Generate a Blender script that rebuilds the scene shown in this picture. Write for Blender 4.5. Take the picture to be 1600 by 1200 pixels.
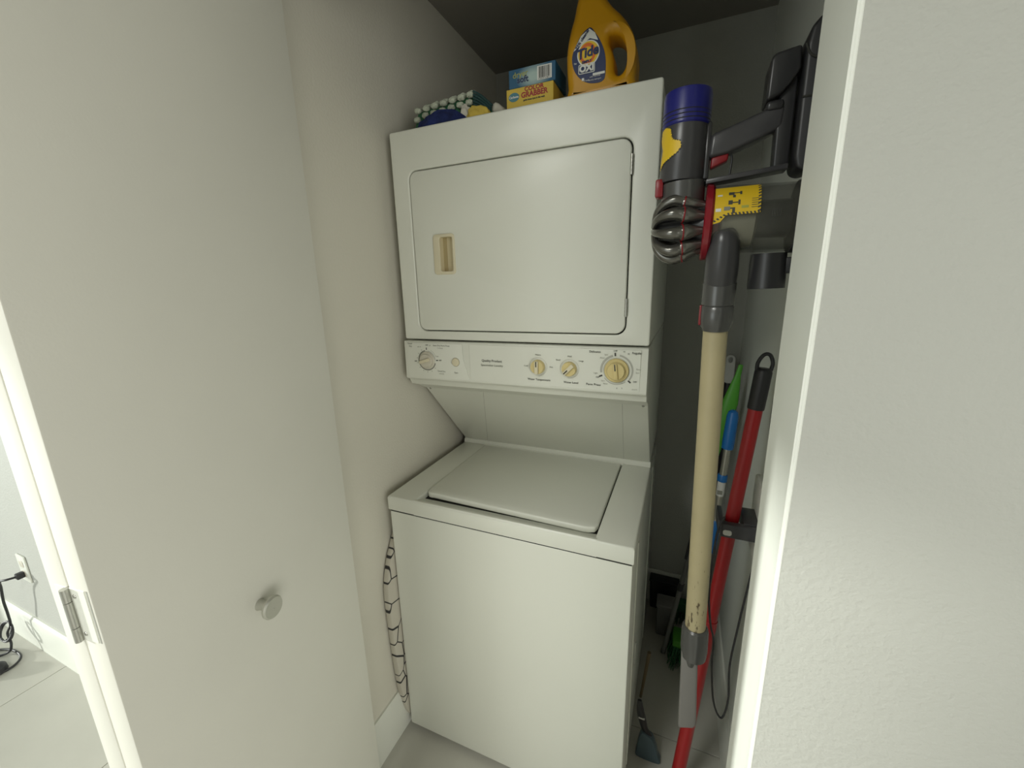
import bpy, bmesh, math, random
from mathutils import Vector, Matrix
random.seed(7)
PI = math.pi
scn = bpy.context.scene
col = scn.collection
for o in list(bpy.data.objects): bpy.data.objects.remove(o)

# ---------------------------------------------------------------- camera
cam_d = bpy.data.cameras.new('camera')
cam = bpy.data.objects.new('camera', cam_d); col.objects.link(cam)
cam_d.sensor_width = 36.0; cam_d.lens = 14.27; cam_d.clip_start = 0.02
R_ = Vector((0.92161165, 0.38745158, -0.02265491)); U_ = Vector((-0.06814313, 0.21900149, 0.97334211)); F_ = Vector((-0.38208439, 0.89549965, -0.22823649))
m = Matrix.Identity(4)
for i in range(3):
    m[i][0] = R_[i]; m[i][1] = U_[i]; m[i][2] = -F_[i]
m.translation = (0.75125, -0.83796, 1.42492)
cam.matrix_world = m
scn.camera = cam
# ---------------------------------------------------------------- light and exposure
scn.view_settings.view_transform = 'Standard'
scn.view_settings.look = 'None'
scn.view_settings.gamma = 1.0
scn.view_settings.use_curve_mapping = False
scn.view_settings.exposure = -0.17
w = bpy.data.worlds.new('world'); scn.world = w; w.use_nodes = True
w.node_tree.nodes['Background'].inputs[0].default_value = (0.93, 1.0, 0.98, 1)
w.node_tree.nodes['Background'].inputs[1].default_value = 0.3
def area(name, loc, rot, sx, sy, power, color):
    l = bpy.data.lights.new(name, 'AREA'); l.shape = 'RECTANGLE'; l.size = sx; l.size_y = sy; l.energy = power; l.color = color
    o = bpy.data.objects.new(name, l); col.objects.link(o); o.location = loc; o.rotation_euler = rot; return o
# daylight through the glass door behind the photographer, left window, and a smaller right window
area('glass_door_daylight', (-1.6, -3.95, 1.15), (math.radians(90), 0, 0), 2.0, 2.1, 28, (0.94, 1.0, 0.975))
area('window_daylight', (-2.93, -1.75, 1.30), (math.radians(90), 0, math.radians(-90)), 1.8, 1.6, 26, (0.90, 1.0, 0.965))
area('hall_window_daylight', (2.28, -2.1, 1.20), (math.radians(90), 0, math.radians(90)), 2.0, 1.5, 33, (1.0, 0.985, 0.93))
area('lid_fill', (0.0, -1.6, 2.26), (0, 0, 0), 0.5, 0.5, 23, (0.99, 1.0, 0.94))  # unseen overhead fill, added to brighten the washer lid and deck
sun = bpy.data.lights.new('sun', 'SUN'); sun.energy = 3.8; sun.angle = math.radians(2.2); sun.color = (0.98, 1.0, 0.93)
so = bpy.data.objects.new('sun', sun); col.objects.link(so)
so.rotation_euler = Vector((1.0, 0.60, -0.222)).to_track_quat('-Z', 'Y').to_euler()

# ---------------------------------------------------------------- materials
def mat(name, c, rough=0.5, metal=0.0, bump=0.0, bscale=200.0, var=0.0, vscale=8.0, spec=0.5, alpha=None, trans=0.0, bdet=2.0):
    mt = bpy.data.materials.new(name); mt.use_nodes = True
    nt = mt.node_tree; b = nt.nodes['Principled BSDF']
    b.inputs['Base Color'].default_value = (*c, 1); b.inputs['Roughness'].default_value = rough
    b.inputs['Metallic'].default_value = metal; b.inputs['Specular IOR Level'].default_value = spec
    b.inputs['Transmission Weight'].default_value = trans
    if alpha is not None: b.inputs['Alpha'].default_value = alpha
    tc = nt.nodes.new('ShaderNodeTexCoord')
    if var > 0:
        n = nt.nodes.new('ShaderNodeTexNoise'); n.inputs['Scale'].default_value = vscale; n.inputs['Detail'].default_value = 4
        r = nt.nodes.new('ShaderNodeValToRGB')
        r.color_ramp.elements[0].position = 0.3; r.color_ramp.elements[1].position = 0.7
        r.color_ramp.elements[0].color = (*[x * (1 - var) for x in c], 1); r.color_ramp.elements[1].color = (*[min(1, x * (1 + var * 0.4)) for x in c], 1)
        nt.links.new(tc.outputs['Object'], n.inputs['Vector']); nt.links.new(n.outputs['Fac'], r.inputs[0]); nt.links.new(r.outputs[0], b.inputs['Base Color'])
    if bump > 0:
        n = nt.nodes.new('ShaderNodeTexNoise'); n.inputs['Scale'].default_value = bscale; n.inputs['Detail'].default_value = bdet
        bp = nt.nodes.new('ShaderNodeBump'); bp.inputs['Strength'].default_value = bump; bp.inputs['Distance'].default_value = 0.002
        nt.links.new(tc.outputs['Object'], n.inputs['Vector']); nt.links.new(n.outputs['Fac'], bp.inputs['Height']); nt.links.new(bp.outputs[0], b.inputs['Normal'])
    return mt
M = {}
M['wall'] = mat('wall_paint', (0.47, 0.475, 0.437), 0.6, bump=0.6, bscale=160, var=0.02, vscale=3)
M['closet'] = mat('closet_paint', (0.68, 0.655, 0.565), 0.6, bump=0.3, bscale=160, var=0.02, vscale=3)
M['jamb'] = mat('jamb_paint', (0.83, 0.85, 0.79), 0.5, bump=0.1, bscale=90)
M['ceiling'] = mat('ceiling_paint_shaded', (0.27, 0.255, 0.225), 0.8, bump=0.3, bscale=120)  # off-white ceiling darkened, so the colour carries the closet's shade
M['door'] = mat('door_paint', (0.70, 0.69, 0.62), 0.5, bump=0.05, bscale=300, var=0.025, vscale=4)
M['trim'] = mat('trim_paint', (0.74, 0.75, 0.68), 0.4)
M['tile'] = mat('floor_tile', (0.52, 0.51, 0.455), 0.25, var=0.06, vscale=5)
M['grout'] = mat('floor_grout', (0.33, 0.33, 0.29), 0.9)
M['enamel'] = mat('white_enamel', (0.78, 0.79, 0.71), 0.32, bump=0.05, bscale=500, var=0.015, vscale=2)
M['panel'] = mat('panel_enamel', (0.78, 0.79, 0.71), 0.35)
M['gap'] = mat('dark_gap', (0.03, 0.03, 0.025), 0.9)
M['cream'] = mat('cream_plastic', (0.66, 0.58, 0.38), 0.4)
M['creamlight'] = mat('pale_cream_plastic', (0.72, 0.66, 0.48), 0.4)
M['creamdark'] = mat('cream_recess', (0.42, 0.34, 0.18), 0.5)
M['yellowknob'] = mat('yellowed_plastic', (0.70, 0.58, 0.27), 0.4)
M['offwhite'] = mat('offwhite_plastic', (0.62, 0.585, 0.49), 0.35)
M['ink'] = mat('dark_print', (0.06, 0.06, 0.05), 0.6)
M['inkgrey'] = mat('grey_print', (0.24, 0.24, 0.20), 0.6)
M['inksoft'] = mat('pale_grey_print', (0.46, 0.46, 0.41), 0.6)
M['steel'] = mat('steel', (0.50, 0.50, 0.46), 0.35, metal=0.9)
M['nickel'] = mat('nickel', (0.56, 0.56, 0.50), 0.42, metal=0.7)
M['darkplastic'] = mat('charcoal_plastic', (0.030, 0.030, 0.032), 0.3)
M['blackplastic'] = mat('black_plastic', (0.018, 0.018, 0.02), 0.4)
M['greyplastic'] = mat('nickel_grey_plastic', (0.11, 0.11, 0.108), 0.25, metal=0.4)
M['midplastic'] = mat('slate_plastic', (0.055, 0.054, 0.058), 0.28)
M['cyclone'] = mat('cyclone_plastic', (0.16, 0.155, 0.14), 0.2, metal=0.7)
M['mesh_shroud'] = mat('shroud_metal', (0.62, 0.60, 0.46), 0.4, metal=0.5, bump=0.3, bscale=900)
M['redplastic'] = mat('red_plastic', (0.24, 0.008, 0.014), 0.35)
M['clearred'] = mat('red_collar', (0.26, 0.01, 0.02), 0.2)
M['blueplastic'] = mat('royal_blue_plastic', (0.012, 0.014, 0.17), 0.35)
M['clear'] = mat('smoked_clear_plastic', (0.12, 0.12, 0.10), 0.08, alpha=0.30)
M['stickery'] = mat('yellow_sticker', (0.78, 0.52, 0.02), 0.45)
M['beige'] = mat('yellowed_tube', (0.50, 0.43, 0.255), 0.5, var=0.08, vscale=14)
def tube_stain():
    mt = M['beige']; nt = mt.node_tree; b = nt.nodes['Principled BSDF']; lk = b.inputs['Base Color'].links[0].from_socket
    tc = nt.nodes.new('ShaderNodeTexCoord'); mp = nt.nodes.new('ShaderNodeMapping'); mp.inputs['Scale'].default_value = (130, 130, 34)
    n = nt.nodes.new('ShaderNodeTexNoise'); n.inputs['Scale'].default_value = 1.0; n.inputs['Detail'].default_value = 5
    sep = nt.nodes.new('ShaderNodeSeparateXYZ'); mz = nt.nodes.new('ShaderNodeMapRange'); mz.inputs[1].default_value = .93; mz.inputs[2].default_value = .72; mz.inputs[3].default_value = -.12; mz.inputs[4].default_value = .085
    mx = nt.nodes.new('ShaderNodeMath'); mx.operation = 'ABSOLUTE'; sx = nt.nodes.new('ShaderNodeMath'); sx.operation = 'SUBTRACT'; sx.inputs[1].default_value = .8165
    m2 = nt.nodes.new('ShaderNodeMath'); m2.operation = 'MULTIPLY'; m2.inputs[1].default_value = -7
    ad = nt.nodes.new('ShaderNodeMath'); ad.operation = 'ADD'; ad2 = nt.nodes.new('ShaderNodeMath'); ad2.operation = 'ADD'
    r = nt.nodes.new('ShaderNodeValToRGB'); r.color_ramp.elements[0].position = .56; r.color_ramp.elements[1].position = .62
    mix = nt.nodes.new('ShaderNodeMix'); mix.data_type = 'RGBA'; mix.inputs['B'].default_value = (.10, .07, .035, 1)
    L = nt.links.new; L(tc.outputs['Object'], mp.inputs[0]); L(mp.outputs[0], n.inputs['Vector']); L(tc.outputs['Object'], sep.inputs[0]); L(sep.outputs['Z'], mz.inputs[0])
    L(sep.outputs['X'], sx.inputs[0]); L(sx.outputs[0], mx.inputs[0]); L(mx.outputs[0], m2.inputs[0]); L(n.outputs['Fac'], ad.inputs[0]); L(mz.outputs[0], ad.inputs[1]); L(ad.outputs[0], ad2.inputs[0]); L(m2.outputs[0], ad2.inputs[1])
    L(ad2.outputs[0], r.inputs[0]); L(r.outputs[0], mix.inputs['Factor']); L(lk, mix.inputs['A']); L(mix.outputs['Result'], b.inputs['Base Color'])
M['nozzle'] = mat('grey_nozzle_plastic', (0.22, 0.21, 0.20), 0.45)
M['redpole'] = mat('red_pole_paint', (0.38, 0.012, 0.015), 0.3)
M['green'] = mat('green_plastic', (0.08, 0.33, 0.03), 0.4)
M['greendark'] = mat('green_bristle', (0.02, 0.12, 0.04), 0.8)
M['blue'] = mat('blue_plastic', (0.01, 0.13, 0.38), 0.35)
M['chrome'] = mat('brushed_tube', (0.45, 0.44, 0.38), 0.3, metal=0.8)
M['label'] = mat('white_label', (0.62, 0.62, 0.58), 0.6)
M['bluegrey'] = mat('blue_grey_plastic', (0.07, 0.11, 0.13), 0.45)
M['brownstick'] = mat('brown_stick', (0.18, 0.13, 0.07), 0.6)
M['greypole'] = mat('grey_pole', (0.16, 0.16, 0.15), 0.45)
M['cord'] = mat('black_cord', (0.02, 0.02, 0.022), 0.5)
M['detergent'] = mat('golden_plastic', (0.60, 0.30, 0.008), 0.35)
M['labelblue'] = mat('navy_label', (0.012, 0.025, 0.10), 0.4)
M['white'] = mat('white_print', (0.78, 0.79, 0.76), 0.5)
M['orange'] = mat('orange_print', (0.75, 0.16, 0.02), 0.45)
M['yellow'] = mat('yellow_print', (0.80, 0.55, 0.03), 0.45)
M['boxyellow'] = mat('yellow_carton', (0.66, 0.47, 0.06), 0.55)
M['redprint'] = mat('red_print', (0.36, 0.02, 0.03), 0.5)
M['oval'] = mat('teal_print', (0.07, 0.22, 0.27), 0.5)
M['greenprint'] = mat('olive_print', (0.42, 0.42, 0.08), 0.5)
M['boxside'] = mat('dark_teal_carton', (0.02, 0.06, 0.06), 0.5)
M['navycloth'] = mat('navy_cloth', (0.012, 0.025, 0.13), 0.95, bump=0.9, bscale=120, var=0.6, vscale=25)
M['yellowcloth'] = mat('yellow_cloth', (0.62, 0.46, 0.08), 0.9, bump=0.5, bscale=90)
M['whitecloth'] = mat('white_cloth', (0.62, 0.60, 0.52), 0.9, bump=0.4, bscale=90)
M['greenstripe'] = mat('dark_green_yarn', (0.045, 0.17, 0.08), 0.95, bump=0.6, bscale=200)
M['whiteknot'] = mat('white_yarn', (0.52, 0.56, 0.45), 0.95, bump=0.8, bscale=150, var=0.3, vscale=60)
# blue carton with a pale cloud of light in the middle (printed)
def carton_blue():
    mt = mat('blue_carton', (0.02, 0.12, 0.22), 0.5); nt = mt.node_tree; b = nt.nodes['Principled BSDF']
    tc = nt.nodes.new('ShaderNodeTexCoord'); g = nt.nodes.new('ShaderNodeTexGradient'); g.gradient_type = 'SPHERICAL'
    mp = nt.nodes.new('ShaderNodeMapping'); mp.inputs['Location'].default_value = (-0.39 * 22, 0, -1.905 * 34); mp.inputs['Scale'].default_value = (22, 0, 34)
    r = nt.nodes.new('ShaderNodeValToRGB'); r.color_ramp.elements[0].color = (0.015, 0.10, 0.20, 1); r.color_ramp.elements[1].color = (0.42, 0.55, 0.52, 1)
    r.color_ramp.elements[1].position = 0.75
    nt.links.new(tc.outputs['Object'], mp.inputs[0]); nt.links.new(mp.outputs[0], g.inputs[0]); nt.links.new(g.outputs[1], r.inputs[0]); nt.links.new(r.outputs[0], b.inputs['Base Color'])
    return mt
M['boxblue'] = carton_blue()
# ironing cover: off-white cloth with thin wandering black lines
def ironing():
    mt = mat('line_print_cloth', (0.55, 0.52, 0.44), 0.9); nt = mt.node_tree; b = nt.nodes['Principled BSDF']
    tc = nt.nodes.new('ShaderNodeTexCoord'); v = nt.nodes.new('ShaderNodeTexVoronoi'); v.feature = 'DISTANCE_TO_EDGE'; v.inputs['Scale'].default_value = 13
    mp = nt.nodes.new('ShaderNodeMapping'); mp.inputs['Scale'].default_value = (0.0, 1.1, 1.0)
    r = nt.nodes.new('ShaderNodeValToRGB'); r.color_ramp.elements[0].position = 0.018; r.color_ramp.elements[1].position = 0.028
    r.color_ramp.elements[0].color = (0.03, 0.03, 0.03, 1); r.color_ramp.elements[1].color = (0.55, 0.52, 0.44, 1)
    nt.links.new(tc.outputs['Object'], mp.inputs[0]); nt.links.new(mp.outputs[0], v.inputs['Vector']); nt.links.new(v.outputs['Distance'], r.inputs[0]); nt.links.new(r.outputs[0], b.inputs['Base Color'])
    return mt
M['ironing'] = ironing()

tube_stain()
# ---------------------------------------------------------------- builders
class MB:
    """collects solids, links them as one mesh object"""
    def __init__(s): s.bm = bmesh.new(); s.slots = []
    def _m(s, faces, mt):
        if mt is None: return
        if mt not in s.slots: s.slots.append(mt)
        i = s.slots.index(mt)
        for f in faces: f.material_index = i
    def box(s, x0, x1, y0, y1, z0, z1, bev=0.0, seg=2, mt=None, mx=None):
        b = bmesh.new(); bmesh.ops.create_cube(b, size=1)
        for v in b.verts: v.co = Vector((x0 + (v.co.x + .5) * (x1 - x0), y0 + (v.co.y + .5) * (y1 - y0), z0 + (v.co.z + .5) * (z1 - z0)))
        if bev > 0: bmesh.ops.bevel(b, geom=list(b.edges), offset=bev, segments=seg, profile=0.5, affect='EDGES')
        s.join(b, mt, mx); return s
    def prism(s, pts, a0, a1, axis='x', bev=0.0, mt=None, mx=None, seg=2):
        """polygon extruded along axis; pts are (y,z) for x, (x,z) for y, (x,y) for z"""
        b = bmesh.new()
        def mk(p, a): return {'x': (a, p[0], p[1]), 'y': (p[0], a, p[1]), 'z': (p[0], p[1], a)}[axis]
        A = [b.verts.new(mk(p, a0)) for p in pts]; B = [b.verts.new(mk(p, a1)) for p in pts]
        b.faces.new(A); b.faces.new(B[::-1]); n = len(pts)
        for i in range(n): b.faces.new((A[i], B[i], B[(i + 1) % n], A[(i + 1) % n]))
        bmesh.ops.recalc_face_normals(b, faces=b.faces)
        if bev > 0: bmesh.ops.bevel(b, geom=list(b.edges), offset=bev, segments=seg, profile=0.5, affect='EDGES', clamp_overlap=True)
        s.join(b, mt, mx); return s
    def lathe(s, prof, origin, axis, seg=32, mt=None, caps=True):
        """prof: list of (distance along axis, radius)"""
        ax = Vector(axis).normalized(); q = Vector((0, 0, 1)).rotation_difference(ax); b = bmesh.new(); rings = []
        for d, r in prof:
            rings.append([b.verts.new(Vector(origin) + q @ Vector((r * math.cos(2 * PI * k / seg), r * math.sin(2 * PI * k / seg), d))) for k in range(seg)])
        for i in range(len(rings) - 1):
            for k in range(seg): b.faces.new((rings[i][k], rings[i][(k + 1) % seg], rings[i + 1][(k + 1) % seg], rings[i + 1][k]))
        if caps: b.faces.new(rings[0][::-1]); b.faces.new(rings[-1])
        bmesh.ops.recalc_face_normals(b, faces=b.faces)
        s.join(b, mt); return s
    def cyl(s, p0, p1, r0, r1=None, seg=24, mt=None):
        p0 = Vector(p0); p1 = Vector(p1); r1 = r0 if r1 is None else r1
        return s.lathe([(0, r0), ((p1 - p0).length, r1)], p0, p1 - p0, seg, mt)
    def tube(s, pts, r, seg=12, mt=None, sub=6, flat=None):
        """smooth tube along points; r is a number or a list; flat=(axis vector, factor) squashes the section"""
        P = [Vector(p) for p in pts]; n = len(P); rr = r if isinstance(r, (list, tuple)) else [r] * n
        S = []; RR = []
        for i in range(n - 1):
            p0 = P[max(i - 1, 0)]; p1 = P[i]; p2 = P[i + 1]; p3 = P[min(i + 2, n - 1)]
            for k in range(sub):
                t = k / sub
                S.append(0.5 * ((2 * p1) + (-p0 + p2) * t + (2 * p0 - 5 * p1 + 4 * p2 - p3) * t * t + (-p0 + 3 * p1 - 3 * p2 + p3) * t ** 3)); RR.append(rr[i] * (1 - t) + rr[i + 1] * t)
        S.append(P[-1]); RR.append(rr[-1])
        b = bmesh.new(); rings = []; prev = None
        for i, p in enumerate(S):
            d = (S[min(i + 1, len(S) - 1)] - S[max(i - 1, 0)]).normalized()
            if prev is None:
                up = Vector((0, 1, 0)) if abs(d.y) < .9 else Vector((1, 0, 0))
                a = d.cross(up).normalized()
            else: a = (prev - d * prev.dot(d)).normalized()
            prev = a; c = d.cross(a); ring = []
            for k in range(seg):
                o = a * math.cos(2 * PI * k / seg) * RR[i] + c * math.sin(2 * PI * k / seg) * RR[i]
                if flat: fa = Vector(flat[0]).normalized(); o = o - fa * o.dot(fa) * (1 - flat[1])
                ring.append(b.verts.new(p + o))
            rings.append(ring)
        for i in range(len(rings) - 1):
            for k in range(seg): b.faces.new((rings[i][k], rings[i][(k + 1) % seg], rings[i + 1][(k + 1) % seg], rings[i + 1][k]))
        b.faces.new(rings[0][::-1]); b.faces.new(rings[-1])
        bmesh.ops.recalc_face_normals(b, faces=b.faces)
        s.join(b, mt); return s
    def shape(s, loops, y0, y1, bev=0.0, mt=None, res=4):
        """2-D outline with holes in the XZ plane, extruded from y0 to y1 with rounded rims"""
        s.join(curve_bm(loops, abs(y1 - y0), bev, res, (y0 + y1) / 2), mt); return s
    def join(s, b, mt=None, mx=None):
        if mx is not None: bmesh.ops.transform(b, matrix=mx, verts=b.verts)
        if mt is not None and mt not in s.slots: s.slots.append(mt)
        i = s.slots.index(mt) if mt is not None else 0
        for f in b.faces: f.material_index = i; f.smooth = True
        me = bpy.data.meshes.new('t'); b.to_mesh(me); b.free(); s.bm.from_mesh(me); bpy.data.meshes.remove(me)
    def build(s, name, mt=None, parent=None, mx=None, sharp=35):
        if mx is not None: bmesh.ops.transform(s.bm, matrix=mx, verts=s.bm.verts)
        me = bpy.data.meshes.new(name); s.bm.to_mesh(me); s.bm.free()
        if s.slots:
            for k in s.slots: me.materials.append(M[k])
        else: me.materials.append(M[mt])
        me.shade_smooth(); me.set_sharp_from_angle(angle=math.radians(sharp))
        o = bpy.data.objects.new(name, me); col.objects.link(o)
        if parent is not None: attach(o, parent)
        return o
def wmat(o):
    return (wmat(o.parent) @ o.matrix_basis) if o.parent else o.matrix_basis
def attach(o, parent):
    """parent while keeping the world-space coordinates the mesh was written in"""
    o.parent = parent; o.matrix_basis = wmat(parent).inverted() @ o.matrix_basis
def eval_mesh(cd):
    o = bpy.data.objects.new('t', cd); col.objects.link(o)
    me = bpy.data.meshes.new_from_object(o.evaluated_get(bpy.context.evaluated_depsgraph_get()))
    bpy.data.objects.remove(o); bpy.data.curves.remove(cd); return me
def curve_bm(loops, th, bev, res, yc):
    cd = bpy.data.curves.new('t', 'CURVE'); cd.dimensions = '2D'; cd.fill_mode = 'BOTH'
    cd.extrude = max(th / 2 - bev, 0); cd.bevel_depth = bev; cd.bevel_resolution = res; cd.offset = -bev
    for L in loops:
        sp = cd.splines.new('POLY'); sp.points.add(len(L) - 1); sp.use_cyclic_u = True
        for p, q in zip(sp.points, L): p.co = (q[0], q[1], 0, 1)
    me = eval_mesh(cd); b = bmesh.new(); b.from_mesh(me); bpy.data.meshes.remove(me)
    for v in b.verts: v.co = Vector((v.co.x, yc - v.co.z, v.co.y))
    bmesh.ops.remove_doubles(b, verts=b.verts, dist=1e-5); bmesh.ops.recalc_face_normals(b, faces=b.faces)
    return b
def text_bm(body, size, depth=0.0004, shear=0.0, bold=0.0, align='CENTER', sx=1.0):
    cd = bpy.data.curves.new('t', 'FONT'); cd.body = body; cd.size = size; cd.extrude = depth / 2; cd.shear = shear; cd.offset = bold
    cd.align_x = align; cd.align_y = 'CENTER'; cd.resolution_u = 3
    me = eval_mesh(cd); b = bmesh.new(); b.from_mesh(me); bpy.data.meshes.remove(me)
    for v in b.verts: v.co = Vector((v.co.x * sx, -v.co.z, v.co.y))
    return b
def put(mb, body, size, x, y, z, mt=None, rot=0.0, **k):
    b = text_bm(body, size, **k); mb.join(b, mt, Matrix.Translation((x, y, z)) @ Matrix.Rotation(rot, 4, 'Y')); return mb
def rrect(x0, x1, z0, z1, r, n=6):
    out = []
    for cx, cz, a in ((x1 - r, z1 - r, 0), (x0 + r, z1 - r, 90), (x0 + r, z0 + r, 180), (x1 - r, z0 + r, 270)):
        for k in range(n + 1):
            t = math.radians(a + 90 * k / n); out.append((cx + r * math.cos(t), cz + r * math.sin(t)))
    return out
def smooth_loop(pts, sub=5):
    n = len(pts); out = []
    for i in range(n):
        p0, p1, p2, p3 = [Vector(pts[(i + k) % n]) for k in (-1, 0, 1, 2)]
        for k in range(sub):
            t = k / sub; q = 0.5 * ((2 * p1) + (-p0 + p2) * t + (2 * p0 - 5 * p1 + 4 * p2 - p3) * t * t + (-p0 + 3 * p1 - 3 * p2 + p3) * t ** 3)
            out.append((q.x, q.y))
    return out
def tag(o, label=None, cat=None, group=None, kind=None):
    if label: o['label'] = label
    if cat: o['category'] = cat
    if group: o['group'] = group
    if kind: o['kind'] = kind
    return o
def thing(name, label, cat, loc, group=None):
    o = bpy.data.objects.new(name, None); col.objects.link(o); o.location = loc; o.empty_display_size = 0.05
    return tag(o, label, cat, group)

# ================================================================ SETTING
XL, XR, YB, ZC = -0.031, 0.955, 0.90, 2.28      # closet left, right, back wall, ceiling
YF, YI = -0.31, -0.175                          # room face and closet face of the front wall
JL, JR, ZH = 0.010, 0.876, 2.035                # opening jambs and head
RX0, RX1, RY0 = -3.0, 2.3, -4.0                 # the room the photographer stands in
def struct(name, mb, mt): return tag(mb.build(name, mt), kind='structure')
# floor: slab and one object per tile
fl = tag(MB().box(RX0 - .1, RX1 + .1, RY0 - .1, YB + .1, -0.12, -0.004).build('floor', 'grout'), kind='structure')
tile_mesh = None
PX, PY, G = 0.60, 0.60, 0.0025
xs = [-0.83 + PX * k for k in range(-4, 6)]; ys = [-0.92 + PY * k for k in range(-6, 4)]
for tx in xs:
    for ty in ys:
        x0, x1 = max(tx, RX0), min(tx + PX, RX1); y0, y1 = max(ty, RY0), min(ty + PY, YB)
        if x1 - x0 < .02 or y1 - y0 < .02: continue
        if y0 >= -0.4 and (x1 < XL or x0 > XR): continue
        full = abs(x1 - x0 - PX) < 1e-6 and abs(y1 - y0 - PY) < 1e-6
        if full and tile_mesh:
            o = bpy.data.objects.new('tile', tile_mesh); col.objects.link(o)
        else:
            o = MB().box(G / 2, x1 - x0 - G / 2, G / 2, y1 - y0 - G / 2, -0.010, 0.0, 0.0008, 1).build('tile', 'tile')
            if full: tile_mesh = o.data
        o.location = (x0, y0, 0); attach(o, fl)
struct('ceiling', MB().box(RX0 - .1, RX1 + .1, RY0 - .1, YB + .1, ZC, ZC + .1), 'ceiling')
# closet walls
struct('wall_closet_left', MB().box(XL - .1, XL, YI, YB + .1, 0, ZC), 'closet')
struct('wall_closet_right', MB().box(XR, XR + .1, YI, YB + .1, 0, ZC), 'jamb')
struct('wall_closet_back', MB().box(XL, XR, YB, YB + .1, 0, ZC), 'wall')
# front wall: room face, left and right of the opening, header above
struct('wall_front_left', MB().box(RX0, JL - .004, YF, YI, 0, ZC), 'wall')
struct('wall_front_right', MB().box(JR + .004, RX1, YF, YI, 0, ZC), 'wall')
struct('wall_header', MB().box(JL - .004, JR + .004, YF, YI, ZH, ZC), 'wall')
t = struct('trim_1', MB().box(JR, JR + .004, YF - .0005, YI, 0, ZH).cyl((JR + .0035, YF + .0025, 0), (JR + .0035, YF + .0025, ZC), .0035, seg=10), 'jamb')
struct('trim_2', MB().box(JL - .004, JL, YF - .0005, YI, 0, ZH), 'jamb')
# bifold track under the header
struct('trim_3', MB().box(JL, JR, -.265, -.225, ZH - .012, ZH), 'steel')
# the rest of the room (seen only past the doors; it bounces the daylight)
WY0, WY1 = -2.78, -0.95
mbw = MB().box(RX0 - .1, RX0, WY1, YI, 0, ZC).box(RX0 - .1, RX0, RY0, WY0, 0, ZC).box(RX0 - .1, RX0, WY0, WY1, 2.06, ZC)
struct('wall_left', mbw, 'wall')
struct('wall_right', MB().box(RX1, RX1 + .1, RY0, YI, 0, ZC), 'wall')
struct('wall_back', MB().box(RX0, -2.65, RY0 - .1, RY0, 0, ZC).box(-.55, RX1, RY0 - .1, RY0, 0, ZC).box(-2.65, -.55, RY0 - .1, RY0, 2.25, ZC), 'wall')
wf = struct('window_1', MB().box(RX0 - .08, RX0 - .03, WY0, WY0 + .02, 0, 2.06).box(RX0 - .08, RX0 - .03, WY1 - .02, WY1, 0, 2.06).box(RX0 - .08, RX0 - .03, WY0, WY1, 2.03, 2.06), 'trim')
# baseboards
def board_prof(h): return [(0, 0), (.013, 0), (.013, h - .018), (.010, h - .010), (.006, h), (0, h)]
def bb(name, fn, a0, a1, axis, h=.157):
    struct(name, MB().prism([fn(d, z) for d, z in board_prof(h)], a0, a1, axis), 'trim')
bb('baseboard_closet_left', lambda d, z: (XL + d, z), YI, YB, 'y') if False else None
struct('baseboard_closet_left', MB().prism([(XL + d, z) for d, z in board_prof(.157)], YI, YB, 'y'), 'trim')
struct('baseboard_closet_right', MB().prism([(XR - d, z) for d, z in board_prof(.157)], YI, YB, 'y'), 'trim')
struct('baseboard_closet_back', MB().prism([(YB - d, z) for d, z in board_prof(.157)], XL + .013, XR - .013, 'x'), 'trim')
struct('baseboard_front_left', MB().prism([(YF - d, z) for d, z in board_prof(.157)], RX0, JL - .03, 'x'), 'trim')
struct('baseboard_front_right', MB().prism([(YF - d, z) for d, z in board_prof(.157)], JR + .03, RX1, 'x'), 'trim')

# ---- folded bifold door: two panels back to back, hinged at the edge near the camera
A_ = Vector((0.09, -0.235, 0)); B_ = Vector((0.144, -0.662, 0)); dv = (B_ - A_); DW = dv.length; dv.normalize(); nv = Vector((dv.y, -dv.x, 0)); nv = nv if nv.x < 0 else -nv
dm = Matrix.Identity(4)   # local x: from jamb end to fold; local y: away from the visible face; z up
for i in range(3): dm[i][0] = dv[i]; dm[i][1] = nv[i]
dm.translation = A_
door = bpy.data.objects.new('door_1', None); col.objects.link(door); tag(door, kind='structure'); door.matrix_basis = Matrix.Translation(A_)
def D(mb): return mb
MB().box(0, DW, 0, .0345, .012, 2.018, .0015, 2).build('door_panel', 'door', door, dm)
MB().box(0, DW, .0365, .071, .012, 2.018, .0015, 2).build('door_panel', 'door', door, dm)
hinge = None
for zc in (1.062, 0.24, 1.84):
    h = MB()
    for z0, z1 in ((-.036, -.017), (-.016, .018), (.019, .036)): h.cyl((DW + .004, .0355, zc + z0), (DW + .004, .0355, zc + z1), .0042, seg=14)
    ho = h.build('hinge', 'steel', door, dm)
    for y0, y1 in ((.0075, .0335), (.0375, .058)): MB().box(DW - .0005, DW + .0010, y0, y1, zc - .036, zc + .036, .0004, 1).build('hinge_leaf', 'trim', ho, dm)
    for yy, zz in ((.026, .026), (.026, -.026), (.046, .012), (.046, -.012), (.046, .030)):
        MB().lathe([(0, .0026), (.0008, .0022), (.0010, .0008)], (DW + .0012, yy, zc + zz), (1, 0, 0), 12).build('screw', 'steel', ho, dm)
# dark slot of the mortise beside the leaf
MB().box(DW - .004, DW + .0003, .0030, .0052, 1.062 - .036, 1.062 + .036).build('mortise', 'steel', door, dm)
MB().lathe([(0, .010), (.004, .0085), (.014, .0075), (.019, .014), (.023, .0185), (.027, .0190), (.029, .0175), (.0302, .0170), (.0302, .0015), (.0295, .001)], (.2357, 0, .9137), (0, -1, 0), 40).build('knob', 'nickel', door, dm)

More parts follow.
